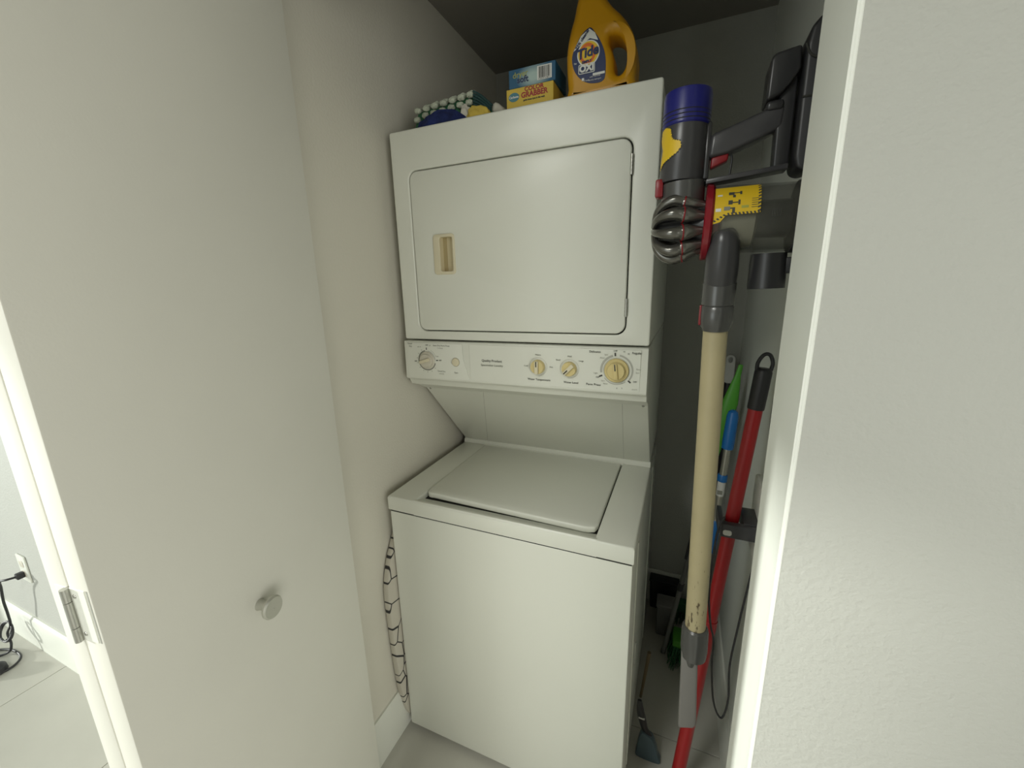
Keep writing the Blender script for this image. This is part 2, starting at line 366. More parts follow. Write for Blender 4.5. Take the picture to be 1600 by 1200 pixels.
# ================================================================ STACKED WASHER AND DRYER
W = 0.68
wd = thing('stacked_washer_dryer', 'white stacked laundry centre, dryer with square door above a top-loading washer', 'washer dryer', (W / 2, .39, 0))
# washer
cab = MB().box(0.004, W, .018, .78, .03, .8105, .004).box(.03, W - .03, .05, .75, .012, .03)
for yy in (.12, .60):
    cab.box(W - .001, W + .0025, yy, yy + .012, .05, .79, .001, 1)
cabo = cab.build('washer_cabinet', 'enamel', wd)
MB().box(0.0, W, 0.0, .018, .022, .8065, .003, 3).build('front_panel', 'enamel', wd)
for fx, fy in ((.05, .07), (.63, .07), (.05, .72), (.63, .72)): MB().lathe([(0, .016), (.012, .018), (.013, .01), (.03, .01)], (fx, fy, 0), (0, 0, 1), 16).build('levelling_foot', 'blackplastic', wd)
MB().shape([rrect(.228, .242, .30, .375, .006)], -.001, .001).build('side_slot', 'label', wd, Matrix.Translation((W + .001, 0, 0)) @ Matrix.Rotation(PI / 2, 4, 'Z'))
# deck with a finger scoop in front of the lid
dk = MB()
dk.box(-.003, .0905, -.003, .46, .8115, .8544, .005, 3).box(.5925, W + .003, -.003, .46, .8115, .8544, .005, 3)
dk.prism([(-.003, .8115), (-.003, .8500), (.001, .8544), (.009, .8544), (.014, .851), (.036, .842), (.052, .836), (.436, .836), (.436, .8115)], .085, .598, 'x')
dk.box(.085, .598, .438, .462, .8115, .8580, .002, 1)
dk.prism([(.443, .8544), (.446, .868), (.452, .872), (.475, .872), (.475, .8544)], -.001, W + .001, 'x', .0015)
dk.box(-.0034, W + .0034, -.0036, .010, .8115, .8515, .003, 2)
deck = dk.build('deck', 'enamel', wd)
MB().box(.002, W - .002, .0012, .018, .8030, .8118).build('panel_gap', 'gap', wd)
MB().box(.0895, .5935, .034, .437, .8355, .8375).build('lid_gap', 'gap', wd)
pts = [(.0935, .436), (.5895, .436), (.5895, .062), (.585, .045), (.570, .0385), (.56, .037), (.12, .050), (.112, .0485), (.103, .050), (.096, .058), (.0935, .075)]
MB().prism(pts[::-1], .842, .8585, 'z', .004, seg=3).build('lid', 'enamel', wd)
# slanted back panel and upper body
MB().prism([(.216, 1.128), (.452, .868), (.78, .868), (.78, 1.2865), (.20, 1.2865), (.16, 1.20)], 0.001, W - .001, 'x', .003).build('back_panel', 'enamel', wd)
def slant(x0, x1, z, th=.0006):   # seam strips lying on the slanted sheet
    pass
d1 = Vector((0, .452 - .216, .868 - 1.128)).normalized(); nn = Vector((0, -d1.z, d1.y)); nn = nn if nn.y < 0 else -nn
for x0, x1 in ((.205, .098), (.614, .596)):
    a = Vector((x0, .216, 1.128)) + d1 * .006; b2 = Vector((x1, .452, .868)) - d1 * .006
    MB().cyl(a + nn * .0002, b2 + nn * .0002, .0004, seg=8).build('seam', 'inksoft', wd)
for x0, z0 in ((.016, 1.122), (.667, 1.122)):
    p = Vector((x0, .221, z0)); MB().lathe([(0, .0035), (.0015, .003), (.002, .001)], p + nn * .0005, nn, 12).build('screw', 'steel', wd)
# control panel
cp = MB().prism([(.131, 1.2855), (.128, 1.2840), (.126, 1.178), (.129, 1.1735), (.140, 1.170), (.148, 1.153), (.184, 1.1405), (.206, 1.128), (.24, 1.128), (.24, 1.2855)], 0.0, W, 'x', .0018)
cpo = cp.build('control_panel', 'panel', wd)
pl = MB().prism([(.010, 1.281), (.194, 1.281), (.196, 1.238), (.2135, 1.1805), (.012, 1.1805)], .1245, .127, 'y', .0008)
pl.box(.216, .664, .1253, .1275, 1.1805, 1.281, .0006, 1); pl.build('bezel', 'panel', cpo)
YP = .1240
def ring_ticks(mb, cx, cz, r, n, a0, a1, ln, wd_, mt):
    for k in range(n):
        a = math.radians(a0 + (a1 - a0) * k / max(n - 1, 1)); c, s_ = math.cos(a), math.sin(a)
        b = bmesh.new(); bmesh.ops.create_cube(b, size=1)
        for v in b.verts: v.co = Vector((v.co.x * ln, v.co.y * .0004, v.co.z * wd_))
        mb.join(b, mt, Matrix.Translation((cx + r * c, YP + .0004, cz + r * s_)) @ Matrix.Rotation(-a, 4, 'Y'))
def arc_band(mb, cx, cz, r0, r1, a0, a1, mt, y=None, n=40):
    y = YP + .0003 if y is None else y
    P = [(cx + r1 * math.cos(math.radians(a0 + (a1 - a0) * k / n)), cz + r1 * math.sin(math.radians(a0 + (a1 - a0) * k / n))) for k in range(n + 1)]
    Q = [(cx + r0 * math.cos(math.radians(a0 + (a1 - a0) * k / n)), cz + r0 * math.sin(math.radians(a0 + (a1 - a0) * k / n))) for k in range(n + 1)]
    b = bmesh.new(); pv = [b.verts.new((p[0], y, p[1])) for p in P]; qv = [b.verts.new((p[0], y, p[1])) for p in Q]
    for k in range(n): b.faces.new((pv[k], qv[k], qv[k + 1], pv[k + 1]))
    bmesh.ops.recalc_face_normals(b, faces=b.faces); mb.join(b, mt)
# print on the panel
pr = MB()
X1, Z1 = .078, 1.231
arc_band(pr, X1, Z1, .0262, .0295, 100, 345, 'inkgrey'); arc_band(pr, X1, Z1, .0262, .0282, 5, 80, 'inksoft'); arc_band(pr, X1, Z1, .0315, .0325, 20, 65, 'inksoft')
ring_ticks(pr, X1, Z1, .0335, 9, 120, 360 - 40, .003, .0012, 'inkgrey')
for a, ln in ((90, .0065), (2, .0065)):
    ring_ticks(pr, X1, Z1, .0335, 1, a, a, ln, .0028, 'ink')
X2, Z2 = .610, 1.231
arc_band(pr, X2, Z2, .0345, .0385, -35, 80, 'inksoft'); arc_band(pr, X2, Z2, .0335, .0385, 105, 190, 'inksoft'); arc_band(pr, X2, Z2, .0325, .0345, 215, 310, 'inksoft')
arc_band(pr, X2, Z2, .0300, .0308, 0, 360, 'inksoft')
for a in (96, 202, -40): ring_ticks(pr, X2, Z2, .0385 if a == 96 else .0395, 1, a, a, .0080, .0036, 'ink')
arc_band(pr, .414, 1.230, .0235, .0240, 0, 360, 'inksoft'); arc_band(pr, .496, 1.229, .0235, .0240, 0, 360, 'inksoft')
YT = YP + .0002
for body, size, x, z, mt in (('Timed', .0062, .022, 1.2775, 'inkgrey'), ('Dry', .0062, .024, 1.2700, 'inkgrey'), ('Auto Dry Perm Press', .0062, .128, 1.2745, 'inkgrey'), ('Cottons', .0055, .124, 1.2675, 'inksoft'),
        ('OFF', .0052, .080, 1.2745, 'ink'), ('20', .0052, .090, 1.2735, 'inksoft'), ('60 70', .0050, .054, 1.2690, 'inksoft'), ('OFF', .0050, .122, 1.2325, 'ink'), ('Less', .005, .113, 1.244, 'inksoft'), ('OFF', .0050, .039, 1.227, 'ink'),
        ('Timed Dry', .0058, .124, 1.2015, 'inkgrey'), ('minutes', .0050, .124, 1.1945, 'inksoft'), ('Start', .0062, .172, 1.2000, 'inkgrey'),
        ('Quality Product', .0092, .283, 1.2385, 'ink'), ('Spacemaker Laundry', .0078, .283, 1.2265, 'inkgrey'),
        ('Warm', .0058, .414, 1.2605, 'inkgrey'), ('Cold', .0055, .381, 1.231, 'inkgrey'), ('Hot', .0055, .449, 1.231, 'inkgrey'), ('Water Temperature', .0074, .416, 1.1965, 'ink'),
        ('Med', .0058, .496, 1.260, 'inkgrey'), ('Small', .0055, .467, 1.2500, 'inkgrey'), ('Large', .0055, .525, 1.2500, 'inkgrey'), ('Water Level', .0074, .500, 1.1945, 'ink'),
        ('Delicates', .0074, .558, 1.2740, 'ink'), ('Regular', .0074, .655, 1.2740, 'ink'), ('Perm Press', .0078, .556, 1.1935, 'ink'), ('OFF', .005, .606, 1.2775, 'ink'), ('14', .005, .626, 1.2765, 'inkgrey'), ('10', .005, .636, 1.2715, 'inkgrey'),
        ('Rinse', .005, .660, 1.236, 'inksoft'), ('Spin', .005, .658, 1.228, 'inksoft'), ('OFF', .005, .653, 1.206, 'ink'), ('Spin', .005, .585, 1.2680, 'inksoft'), ('Rinse', .005, .576, 1.2600, 'inksoft'),
        ('Light', .005, .561, 1.2225, 'inksoft'), ('OFF', .005, .566, 1.2125, 'ink'), ('Spin', .005, .579, 1.2045, 'inksoft'), ('Rinse', .005, .585, 1.1975, 'inksoft'), ('4', .005, .612, 1.188, 'inkgrey'), ('6', .005, .624, 1.189, 'inkgrey'),
        ('e-z-in', .0056, .653, 1.188, 'inksoft')):
    put(pr, body, size, x, YT, z, mt, align='CENTER')
pr.build('lettering', None, cpo)
def dial(x, z, r, depth, mt, rot, bar_mt, skirt=None, line=True, name='knob', bw=.26):
    b = MB()
    if skirt: b.lathe([(0, skirt), (.0025, skirt * .98), (.0040, skirt * .93)], (x, YP + .0005, z), (0, -1, 0), 40, mt)
    b.lathe([(0, r), (depth * .8, r * .96), (depth, r * .90)], (x, YP, z), (0, -1, 0), 40, mt)
    k = b.build(name, None, cpo)
    g = MB(); g.box(-r * bw, r * bw, -depth - .006, -depth + .001, -r * .86, r * .86, .0012, 2, mt=bar_mt)
    if line: g.box(-r * bw * .3, r * bw * .3, -depth - .0064, -depth - .0055, r * .1, r * .82, mt='ink')
    g.build('grip', None, k, Matrix.Translation((x, YP, z)) @ Matrix.Rotation(rot, 4, 'Y'))
    return k
tag(dial(X1, Z1, .0200, .010, 'offwhite', math.radians(72 + 180), 'creamlight', skirt=.0255, line=False, name='timer_dial', bw=.22), 'off-white dial')
tag(dial(.414, 1.230, .0185, .011, 'yellowknob', 0, 'creamlight'), 'yellowed knob with black pointer')
tag(dial(.496, 1.229, .0185, .011, 'yellowknob', math.radians(45 + 180), 'creamlight'), 'yellowed knob turned diagonally')
tag(dial(X2, Z2, .0215, .014, 'yellowknob', math.radians(-6), 'yellowknob', skirt=.0290, name='timer_dial', bw=.22), 'large yellowed dial')
MB().lathe([(0, .0118), (.0008, .0118), (.0008, .0105), (.0008, .0102), (.0042, .0100), (.0048, .0088)], (.172, YP + .0004, 1.230), (0, -1, 0), 32).build('start_button', 'creamlight', cpo)
MB().lathe([(0, .0124), (.0004, .0122)], (.172, YP + .0004, 1.230), (0, -1, 0), 32).build('button_rim', 'ink', cpo)
# dryer
FR = .136
dry = MB().box(0.001, W - .001, .154, .79, 1.2885, 1.8304, .005, 3)
dry.build('dryer_cabinet', 'enamel', wd)
hole = rrect(.0515, .6265, 1.3135, 1.7325, .024)
fr = MB(); fr.shape([rrect(0, W, 1.2895, 1.8304, .006), hole[::-1]], FR, FR + .022, .004, res=3)
fr.build('dryer_front', 'enamel', wd)
MB().shape([rrect(.050, .628, 1.312, 1.734, .024)], .1515, .1535).build('door_gap', 'gap', wd)
cup = rrect(.1235, .1765, 1.4735, 1.5625, .008)
dd = MB(); dd.shape([rrect(.0545, .6235, 1.3165, 1.7295, .022), cup[::-1]], FR - .001, .1515, .0035, res=3)
ddo = dd.build('dryer_door', 'enamel', wd)
hd = MB(); hd.shape([rrect(.1175, .1825, 1.4665, 1.5695, .009), rrect(.1370, .1760, 1.4745, 1.5615, .006)[::-1]], FR - .0045, FR + .002, .0016, 'creamlight', res=2)
hd.prism([(.1370, FR), (.1390, .1500), (.1740, .1500), (.1760, FR), (.1768, FR), (.1768, .1512), (.1362, .1512), (.1362, FR)], 1.4735, 1.5625, 'z', mt='cream')
hd.box(.1362, .1768, FR, .151, 1.4725, 1.4745, mt='cream').box(.1362, .1768, FR, .151, 1.5615, 1.5630, mt='cream')
hd.box(.1375, .1500, .1485, .1505, 1.4745, 1.5615, mt='creamdark')
hd.build('door_handle', None, ddo)
for z0, z1 in ((1.656, 1.697), (1.356, 1.397)):
    h = MB(); n = 5
    for k in range(n):
        a = z0 + (z1 - z0) * k / n; h.cyl((.6250, FR - .0030, a + .0006), (.6250, FR - .0030, a + (z1 - z0) / n - .0006), .0034, seg=14)
    h.cyl((.6250, FR - .0030, z0), (.6250, FR - .0030, z1), .0024, seg=12); h.build('hinge', 'steel', ddo)

# ================================================================ ON TOP OF THE DRYER
ZT = 1.8304
# --- detergent bottle
OUT = [(0.478, 1.8304), (.472, 1.86), (0.469, 1.892), (0.468, 1.923), (0.471, 1.95), (0.477, 1.974), (0.484, 1.994), (0.490, 2.020), (.497, 2.033), (.530, 2.036), (0.549, 2.020), (0.566, 1.998), (0.586, 1.978), (0.601, 1.958), (0.612, 1.937), (0.618, 1.912), (0.620, 1.884), (0.618, 1.858), (0.612, 1.8304)]
HOLE = [(0.562, 1.945), (0.572, 1.946), (0.585, 1.939), (0.5955, 1.923), (0.600, 1.904), (0.598, 1.884), (0.591, 1.871), (0.582, 1.868), (0.575, 1.877), (0.573, 1.896), (0.569, 1.914), (0.562, 1.930)]
bt = thing('detergent_bottle', 'yellow laundry detergent jug with side handle and navy label on the dryer top', 'bottle', (.54, .21, ZT))
MB().shape([smooth_loop(OUT, 3), smooth_loop(HOLE, 3)[::-1]], .1690, .2490, .018, res=6).build('body', 'detergent', bt, sharp=60)
MB().lathe([(0, .0235), (.010, .0235), (.010, .026), (.044, .024), (.047, .021)], (.513, .209, 2.026), (0, 0, 1), 36).build('cap', 'orange', bt)
LAB = smooth_loop([(0.521, 1.964), (0.503, 1.953), (0.493, 1.938), (0.485, 1.922), (0.484, 1.905), (0.490, 1.887), (0.502, 1.872), (0.519, 1.861), (0.540, 1.857), (0.553, 1.860), (0.557, 1.871), (0.557, 1.895), (0.553, 1.916), (0.544, 1.936), (0.532, 1.954)], 3)
lb = MB(); lb.shape([LAB], .1680, .1692, 0)
lbo = lb.build('label_patch', 'labelblue', bt)
lt = MB()
def disc(mb, cx, cz, rx, rz, y, mt, n=36, tilt=0):
    pts = [(cx + rx * math.cos(2 * PI * k / n) * math.cos(tilt) - rz * math.sin(2 * PI * k / n) * math.sin(tilt), cz + rx * math.cos(2 * PI * k / n) * math.sin(tilt) + rz * math.sin(2 * PI * k / n) * math.cos(tilt)) for k in range(n)]
    mb.shape([pts], y, y + .0003, 0, mt)
lt.shape([[(.521, 1.962), (.503, 1.952), (.494, 1.938), (.487, 1.926), (.500, 1.934), (.522, 1.944), (.540, 1.937), (.533, 1.952)]], .1676, .1680, 0, 'white')
disc(lt, .5195, 1.9165, .0245, .0245, .1674, 'white'); disc(lt, .5195, 1.9165, .0222, .0222, .1671, 'yellow'); disc(lt, .5180, 1.9165, .0178, .0195, .1668, 'orange', tilt=.2); disc(lt, .5180, 1.9155, .0120, .0135, .1665, 'yellow', tilt=.2)
put(lt, 'Tide', .0260, .5180, .1658, 1.9175, 'labelblue', rot=-.10, bold=.0009, shear=.15)
put(lt, 'SIMPLY', .0068, .5165, .1661, 1.9010, 'labelblue', rot=-.06, bold=.0003)
lt.shape([rrect(.4985, .5345, 1.8790, 1.8975, .003), rrect(.4998, .5332, 1.8803, 1.8962, .002)[::-1]], .1660, .1674, 0, 'white')
put(lt, 'OXI', .0180, .5165, .1664, 1.8885, 'white', bold=.0010)
lt.shape([rrect(.5300, .5560, 1.8722, 1.8768, .0005)], .1674, .1678, 0, 'white')
lt.shape([rrect(.5060, .5110, 1.8665, 1.8715, .0005)], .1674, .1678, 0, 'white')
put(lt, '99% cleaner', .0085, .5060, .1669, 1.9450, 'labelblue', rot=-.85, bold=.0002); put(lt, 'odor removal', .0042, .535, .1671, 1.8705, 'white'); put(lt, '32 loads', .0042, .5160, .1671, 1.8655, 'white'); put(lt, 'laundry detergent', .0038, .535, .1671, 1.8645, 'white')
put(lt, 'he', .006, .491, .1671, 1.9020, 'white')
lt.build('lettering', None, lbo)
# --- two cartons
ca = thing('carton', 'yellow carton printed COLOR GRABBER lying under the blue carton', 'box', (.385, .23, ZT))
MB().box(.3200, .4370, .180, .275, ZT, ZT + .0565, .001, 1).build('box', 'boxyellow', ca)
lt = MB(); yy = .1795
disc(lt, .3395, 1.8685, .0135, .0095, yy - .0002, 'oval'); put(lt, 'Carbona', .0068, .3395, yy - .0006, 1.8685, 'white', bold=.0002)
put(lt, 'COLOR', .0120, .3900, yy, 1.8805, 'redprint', bold=.0004, sx=1.15); put(lt, 'GRABBER', .0155, .3905, yy, 1.8690, 'redprint', bold=.0005, sx=1.0)
put(lt, 'grabs loose dyes in the wash', .0048, .3900, yy, 1.8585, 'ink', bold=.0002, sx=.95)
lt.build('lettering', None, ca)
cb = thing('carton', 'blue carton with barcode resting on the yellow carton', 'box', (.385, .23, ZT + .057))
MB().box(.3265, .4420, .181, .270, ZT + .0570, ZT + .0965, .001, 1).build('box', 'boxblue', cb)
lt = MB(); yy = .1805; zz = ZT + .057
put(lt, 'dryer', .0175, .3560, yy, zz + .0265, 'greenprint', rot=-.05); put(lt, 'soft', .0185, .3620, yy - .0002, zz + .0150, 'labelblue', bold=.0004)
lt.build('lettering', None, cb); lt = MB(); lt.box(.3980, .4330, yy - .0003, yy + .0002, zz + .0060, zz + .0345, mt='white')
xx = .402
while xx < .429:
    ww = random.choice((.0008, .0014, .0022)); lt.box(xx, xx + ww, yy - .0006, yy - .0003, zz + .0100, zz + .0325, mt='ink'); xx += ww + random.choice((.0008, .0015))
put(lt, '0 35419 01282 4', .0042, .4155, yy - .0004, zz + .0079, 'ink'); lt.build('barcode', None, cb)
# --- green and white checked towel: rows of puffy white knots between green cords
tw = thing('dish_towel', 'folded green and white checked knit towel on top of the dryer', 'towel', (.14, .24, ZT))
def towel_top(x):
    t = ZT + .066 + (x - .05) * .062
    if x > .232: t = ZT + .0773 - (x - .232) * .85
    if x < .062: t -= (.062 - x) * 2.2
    return max(t, ZT + .012)
b = bmesh.new(); NX, NY = 60, 24; grid = []
for i in range(NX + 1):
    row = []
    for j in range(NY + 1):
        x = .044 + .246 * i / NX; v = j / NY; y = .186 + .13 * v
        top = towel_top(x) - .006 + .0035 * math.sin(x * 240) + .003 * math.sin(v * 30) - .030 * max(0, v - .55)
        if v < .10: top = ZT + .003 + (top - ZT - .003) * (v / .10) ** .35
        if v > .93: top -= (v - .93) * .5
        row.append(b.verts.new((x, y - (.004 if v > .05 else 0), max(top, ZT + .002))))
    grid.append(row)
for i in range(NX):
    for j in range(NY): b.faces.new((grid[i][j], grid[i + 1][j], grid[i + 1][j + 1], grid[i][j + 1]))
r = bmesh.ops.extrude_face_region(b, geom=list(b.faces))
for v in [g for g in r['geom'] if isinstance(g, bmesh.types.BMVert)]: v.co.z = ZT + .0005
bmesh.ops.recalc_face_normals(b, faces=b.faces)
mbt = MB(); mbt.join(b); body = mbt.build('cloth', 'greenstripe', tw)
kn = MB()
for ri, (yy, dz) in enumerate(((.1835, -.026), (.1845, -.0095), (.203, .001), (.224, .001), (.245, 0))):
    for k in range(7):
        x = .0600 + .0262 * k + (.003 if ri % 2 else 0); z = towel_top(x) + dz
        if z < ZT + .009: continue
        bb_ = bmesh.new(); bmesh.ops.create_icosphere(bb_, subdivisions=3, radius=1)
        for v in bb_.verts:
            c = v.co; q = 1 + .10 * math.sin(c.x * 8 + k * 2) * math.cos(c.z * 9 + ri) + .05 * math.sin(c.z * 21 + c.x * 17)
            v.co = Vector((math.copysign(abs(c.x) ** .75, c.x) * .0098, c.y * .0070, math.copysign(abs(c.z) ** .75, c.z) * .0068)) * q
        kn.join(bb_, None, Matrix.Translation((x, yy, z)))
ko = kn.build('white_check', 'whiteknot', tw); ko['kind'] = 'stuff'
st = MB()
for k in range(5):
    st.tube([(.2300, .1815, ZT + .072 - .0070 * k), (.252, .1812, ZT + .058 - .0066 * k), (.280 - .002 * k, .1825, ZT + .033 - .0050 * k)], .0028, 8)
so_ = st.build('woven_stripe', 'boxside', tw); so_['kind'] = 'stuff'
def lump(name, label, cat, x0, x1, y0, y1, h, mt, seed):
    rr = random.Random(seed); b = bmesh.new(); bmesh.ops.create_icosphere(b, subdivisions=4, radius=1)
    ph = [rr.uniform(0, 6) for _ in range(4)]
    for v in b.verts:
        c = v.co.copy(); k = 1 + .07 * math.sin(c.x * 5 + ph[0]) + .06 * math.sin(c.y * 9 + ph[1]) + .04 * math.sin(c.x * 13 + c.z * 7 + ph[2])
        c = Vector((math.copysign(abs(c.x) ** .8, c.x), math.copysign(abs(c.y) ** .8, c.y), c.z)) * k
        v.co = Vector(((x0 + x1) / 2 + c.x * (x1 - x0) / 2, (y0 + y1) / 2 + c.y * (y1 - y0) / 2, max(ZT + .0006, ZT + h * max(c.z, -.02))))
    mb = MB(); mb.join(b); return tag(mb.build(name, mt), label, cat)
lump('cleaning_cloth', 'crumpled navy blue cloth in front of the checked towel', 'cloth', .078, .222, .142, .180, .033, 'navycloth', 3)
lump('cleaning_cloth', 'small crumpled yellow cloth tucked beside the navy cloth', 'cloth', .222, .282, .145, .180, .029, 'yellowcloth', 5)
lump('cleaning_cloth', 'small white folded cloth between navy cloth and yellow cloth', 'cloth', .196, .232, .158, .182, .039, 'whitecloth', 9)
rb = MB(); rb.lathe([(0, .004), (.004, .0105), (.012, .0125), (.020, .0110), (.075, .006), (.078, .003)], (.277, .190, ZT + .034), (.60, .62, -.30), 20)
tag(rb.build('brush_handle', 'whitecloth'), 'white rounded brush handle end between towel and cartons', 'brush')

# ================================================================ IRONING BOARD
ib = thing('ironing_board', 'slim ironing board with white line-print cover between washer and wall', 'ironing board', (-.0155, .18, .012))
prof = [(.10, .020), (.030, .026), (.006, .050), (-.010, .100), (-.022, .18), (-.030, .30), (-.035, .44), (-.037, .52), (-.032, .58), (-.014, .64), (.004, .675), (.04, .73), (.12, .80), (.24, .80), (.31, .74), (.33, .3), (.30, .06), (.2, .02)]
MB().prism(smooth_loop(prof, 4), -.0260, -.0060, 'x', .004).build('cover', 'ironing', ib)
for y0 in (.10, .24): MB().box(-.026, -.008, y0, y0 + .02, .002, .022, .002).build('rubber_foot', 'blackplastic', ib)

# ================================================================ CORDLESS VACUUM on its wall dock
vc = thing('cordless_vacuum', 'grey cordless stick vacuum with blue cap hanging beside the dryer', 'vacuum', (.80, 0, .42))
YV = 0.0
# motor column (leans very slightly), blue filter cap
cx0, cx1 = .7285, .7310
mo = MB().lathe([(0, .0355), (.006, .0368), (.060, .0365), (.075, .0368), (.086, .0360)], (.7280, YV, 1.600), (.02, 0, 1), 40).build('motor_housing', 'midplastic', vc)
MB().lathe([(0, .0360), (.002, .0382), (.045, .0382), (.052, .0370), (.0535, .0330), (.0535, .012)], (.7300, YV, 1.686), (.02, 0, 1), 44).build('filter_cap', 'blueplastic', vc)
for k in range(3): MB().lathe([(0, .0384), (.0008, .0388), (.0016, .0384)], (.7300, YV, 1.6915 + .0065 * k), (.02, 0, 1), 44).build('cap_groove', 'blackplastic', vc)
MB().lathe([(0, .0300), (.004, .0350), (.036, .0360)], (.7330, YV, 1.562), (-.03, 0, 1), 40).build('motor_collar', 'greyplastic', vc)
MB().box(.6865, .7000, -.020, .004, 1.577, 1.607, .003, 2).build('release_button', 'redplastic', vc)
MB().box(.7615, .7715, -.012, .012, 1.600, 1.690, .004, 2).build('spine', 'darkplastic', vc)
# yellow torn-edge sticker wrapped on the motor
def motor_patch(mb, poly, mt, lift):
    b = bmesh.new(); b.faces.new([b.verts.new((p[0], 0, p[1])) for p in poly]); bmesh.ops.triangulate(b, faces=b.faces)
    for xx_ in [-.06 + .004 * i for i in range(20)]:
        bmesh.ops.bisect_plane(b, geom=list(b.verts) + list(b.edges) + list(b.faces), plane_co=(xx_, 0, 0), plane_no=(1, 0, 0))
    for v in b.verts:
        r = .0374 + lift; a = v.co.x / .0374; cx_ = .7280 + .02 * (v.co.z - 1.600); v.co = Vector((cx_ + r * math.sin(a), YV - r * math.cos(a), v.co.z))
    bmesh.ops.recalc_face_normals(b, faces=b.faces); mb.join(b, mt)
base = [(-.050, 1.668), (-.046, 1.682), (-.034, 1.684), (-.024, 1.680), (-.022, 1.668), (-.018, 1.662), (-.006, 1.658), (-.004, 1.650), (-.010, 1.642), (-.022, 1.636), (-.036, 1.630), (-.046, 1.620)]
zig = []; teeth = []
for i in range(len(base) - 1):
    (a0, b0), (a1, b1) = base[i], base[i + 1]; L_ = math.hypot(a1 - a0, b1 - b0); n = max(1, round(L_ / .0042)); px_, pz_ = -(b1 - b0) / L_ * .0017, (a1 - a0) / L_ * .0017
    for k in range(n):
        q0 = (a0 + (a1 - a0) * k / n, b0 + (b1 - b0) * k / n); qm = (a0 + (a1 - a0) * (k + .5) / n + px_, b0 + (b1 - b0) * (k + .5) / n + pz_)
        q1 = (a0 + (a1 - a0) * (k + 1) / n, b0 + (b1 - b0) * (k + 1) / n); zig += [q0, qm]; teeth.append([q1, (q1[0] + px_ * 1.6, q1[1] + pz_ * 1.6), qm, (qm[0] - px_ * .4, qm[1] - pz_ * .4)])
zig += [base[-1], (-.040, 1.640), (-.040, 1.652)]
ms = MB(); motor_patch(ms, zig, 'stickery', .0004)
for t_ in teeth: motor_patch(ms, t_, 'ink', .0005)
ms.build('sticker', None, vc)
# cyclones: a crown of cones about a horizontal axis
AX, AZ = .734, 1.524
cyc = MB().lathe([(0, .010), (.010, .018), (.030, .022), (.045, .026), (.082, .038)], (.690, YV, AZ), (1, 0, 0), 28).build('cyclone_core', 'darkplastic', vc)
for k in range(10):
    a = 2 * PI * k / 10 + .25; cy, cz = math.cos(a), math.sin(a)
    def P(x, r): return (x, YV + cy * r, AZ + cz * r)
    c = MB(); p0 = Vector(P(.736, .046)); p1 = Vector(P(.779, .036)); c.lathe([(-.003, .0120), (0, .0134), (.008, .0130), ((p1 - p0).length, .0030)], p0, p1 - p0, 18)
    co = c.build('cyclone', 'cyclone', vc)
    MB().lathe([(-.0012, .0136), (.0002, .0140), (.0012, .0136)], p0, p1 - p0, 18).build('red_seal', 'redplastic', co)
    MB().tube([P(.735, .047), P(.722, .052), P(.706, .047), P(.693, .033), P(.688, .012)], [.0118, .0102, .0084, .0066, .0055], 12, sub=4).build('duct', 'cyclone', co)
# bin: red collar, shroud, clear tube
MB().lathe([(0, .060), (.002, .063), (.010, .062), (.0135, .058)], (.7690, YV, AZ + .006), (1, 0, -.03), 48).build('bin_collar', 'clearred', vc)
MB().lathe([(0, .047), (.010, .047), (.014, .040)], (.7810, YV, 1.530), (1, 0, -.03), 40).build('shroud_collar', 'redplastic', vc)
MB().lathe([(0, .040), (.002, .043), (.050, .043), (.054, .036)], (.7950, YV, 1.530), (1, 0, -.03), 40).build('shroud', 'mesh_shroud', vc)
MB().lathe([(0, .030), (.050, .030)], (.848, YV, 1.530), (1, 0, -.03), 32).build('bin_core', 'darkplastic', vc)
MB().lathe([(0, .0545), (.002, .0555), (.122, .0535), (.124, .0505), (.001, .0505)], (.7815, YV, 1.533), (1, 0, -.03), 48, caps=False).build('bin', 'clear', vc)
MB().lathe([(0, .056), (.008, .056), (.012, .048)], (.9030, YV, 1.529), (1, 0, -.03), 48).build('bin_door', 'darkplastic', vc)
MB().prism([(.768, 1.5905), (.768, 1.5985), (.885, 1.6085), (.885, 1.6005)], -.020, .012, 'y', .0015).build('release_bar', 'midplastic', vc)
# instruction sticker wrapped on the bin front with striped hazard border
def bin_pt(x, s_):
    r = .0562; a = s_ / r; return Vector((x, YV - r * math.cos(a), 1.532 + r * math.sin(a)))
SX = MB()
def patch(mb, poly, mt, lift):
    # polygon in (x, s) subdivided into strips following the cylinder
    b = bmesh.new(); fv = [b.verts.new((p[0], 0, p[1])) for p in poly]; b.faces.new(fv)
    for z in [-.05 + .004 * i for i in range(26)]:
        bmesh.ops.bisect_plane(b, geom=list(b.verts) + list(b.edges) + list(b.faces), plane_co=(0, 0, z), plane_no=(0, 0, 1))
    for v in b.verts:
        r = .0560 + lift; a = v.co.z / .0560; v.co = Vector((v.co.x, YV - r * math.cos(a), 1.532 + r * math.sin(a)))
    bmesh.ops.recalc_face_normals(b, faces=b.faces); mb.join(b, mt)
patch(SX, [(.774, .055), (.849, .055), (.849, .001), (.801, .001), (.793, -.009), (.776, -.013)], 'stickery', .0003)
def stripes(mb, a, b_, n, w_, off):
    a = Vector(a); b_ = Vector(b_); d = (b_ - a) / n; nn_ = Vector((-d.y, d.x)).normalized() * w_
    for k in range(n):
        p = a + d * k; q = p + d * .5; mb_pts = [(p.x, p.y), (q.x, q.y), (q.x + nn_.x + d.x * .3, q.y + nn_.y + d.y * .3), (p.x + nn_.x + d.x * .3, p.y + nn_.y + d.y * .3)]
        patch(mb, mb_pts, 'ink', .0006)
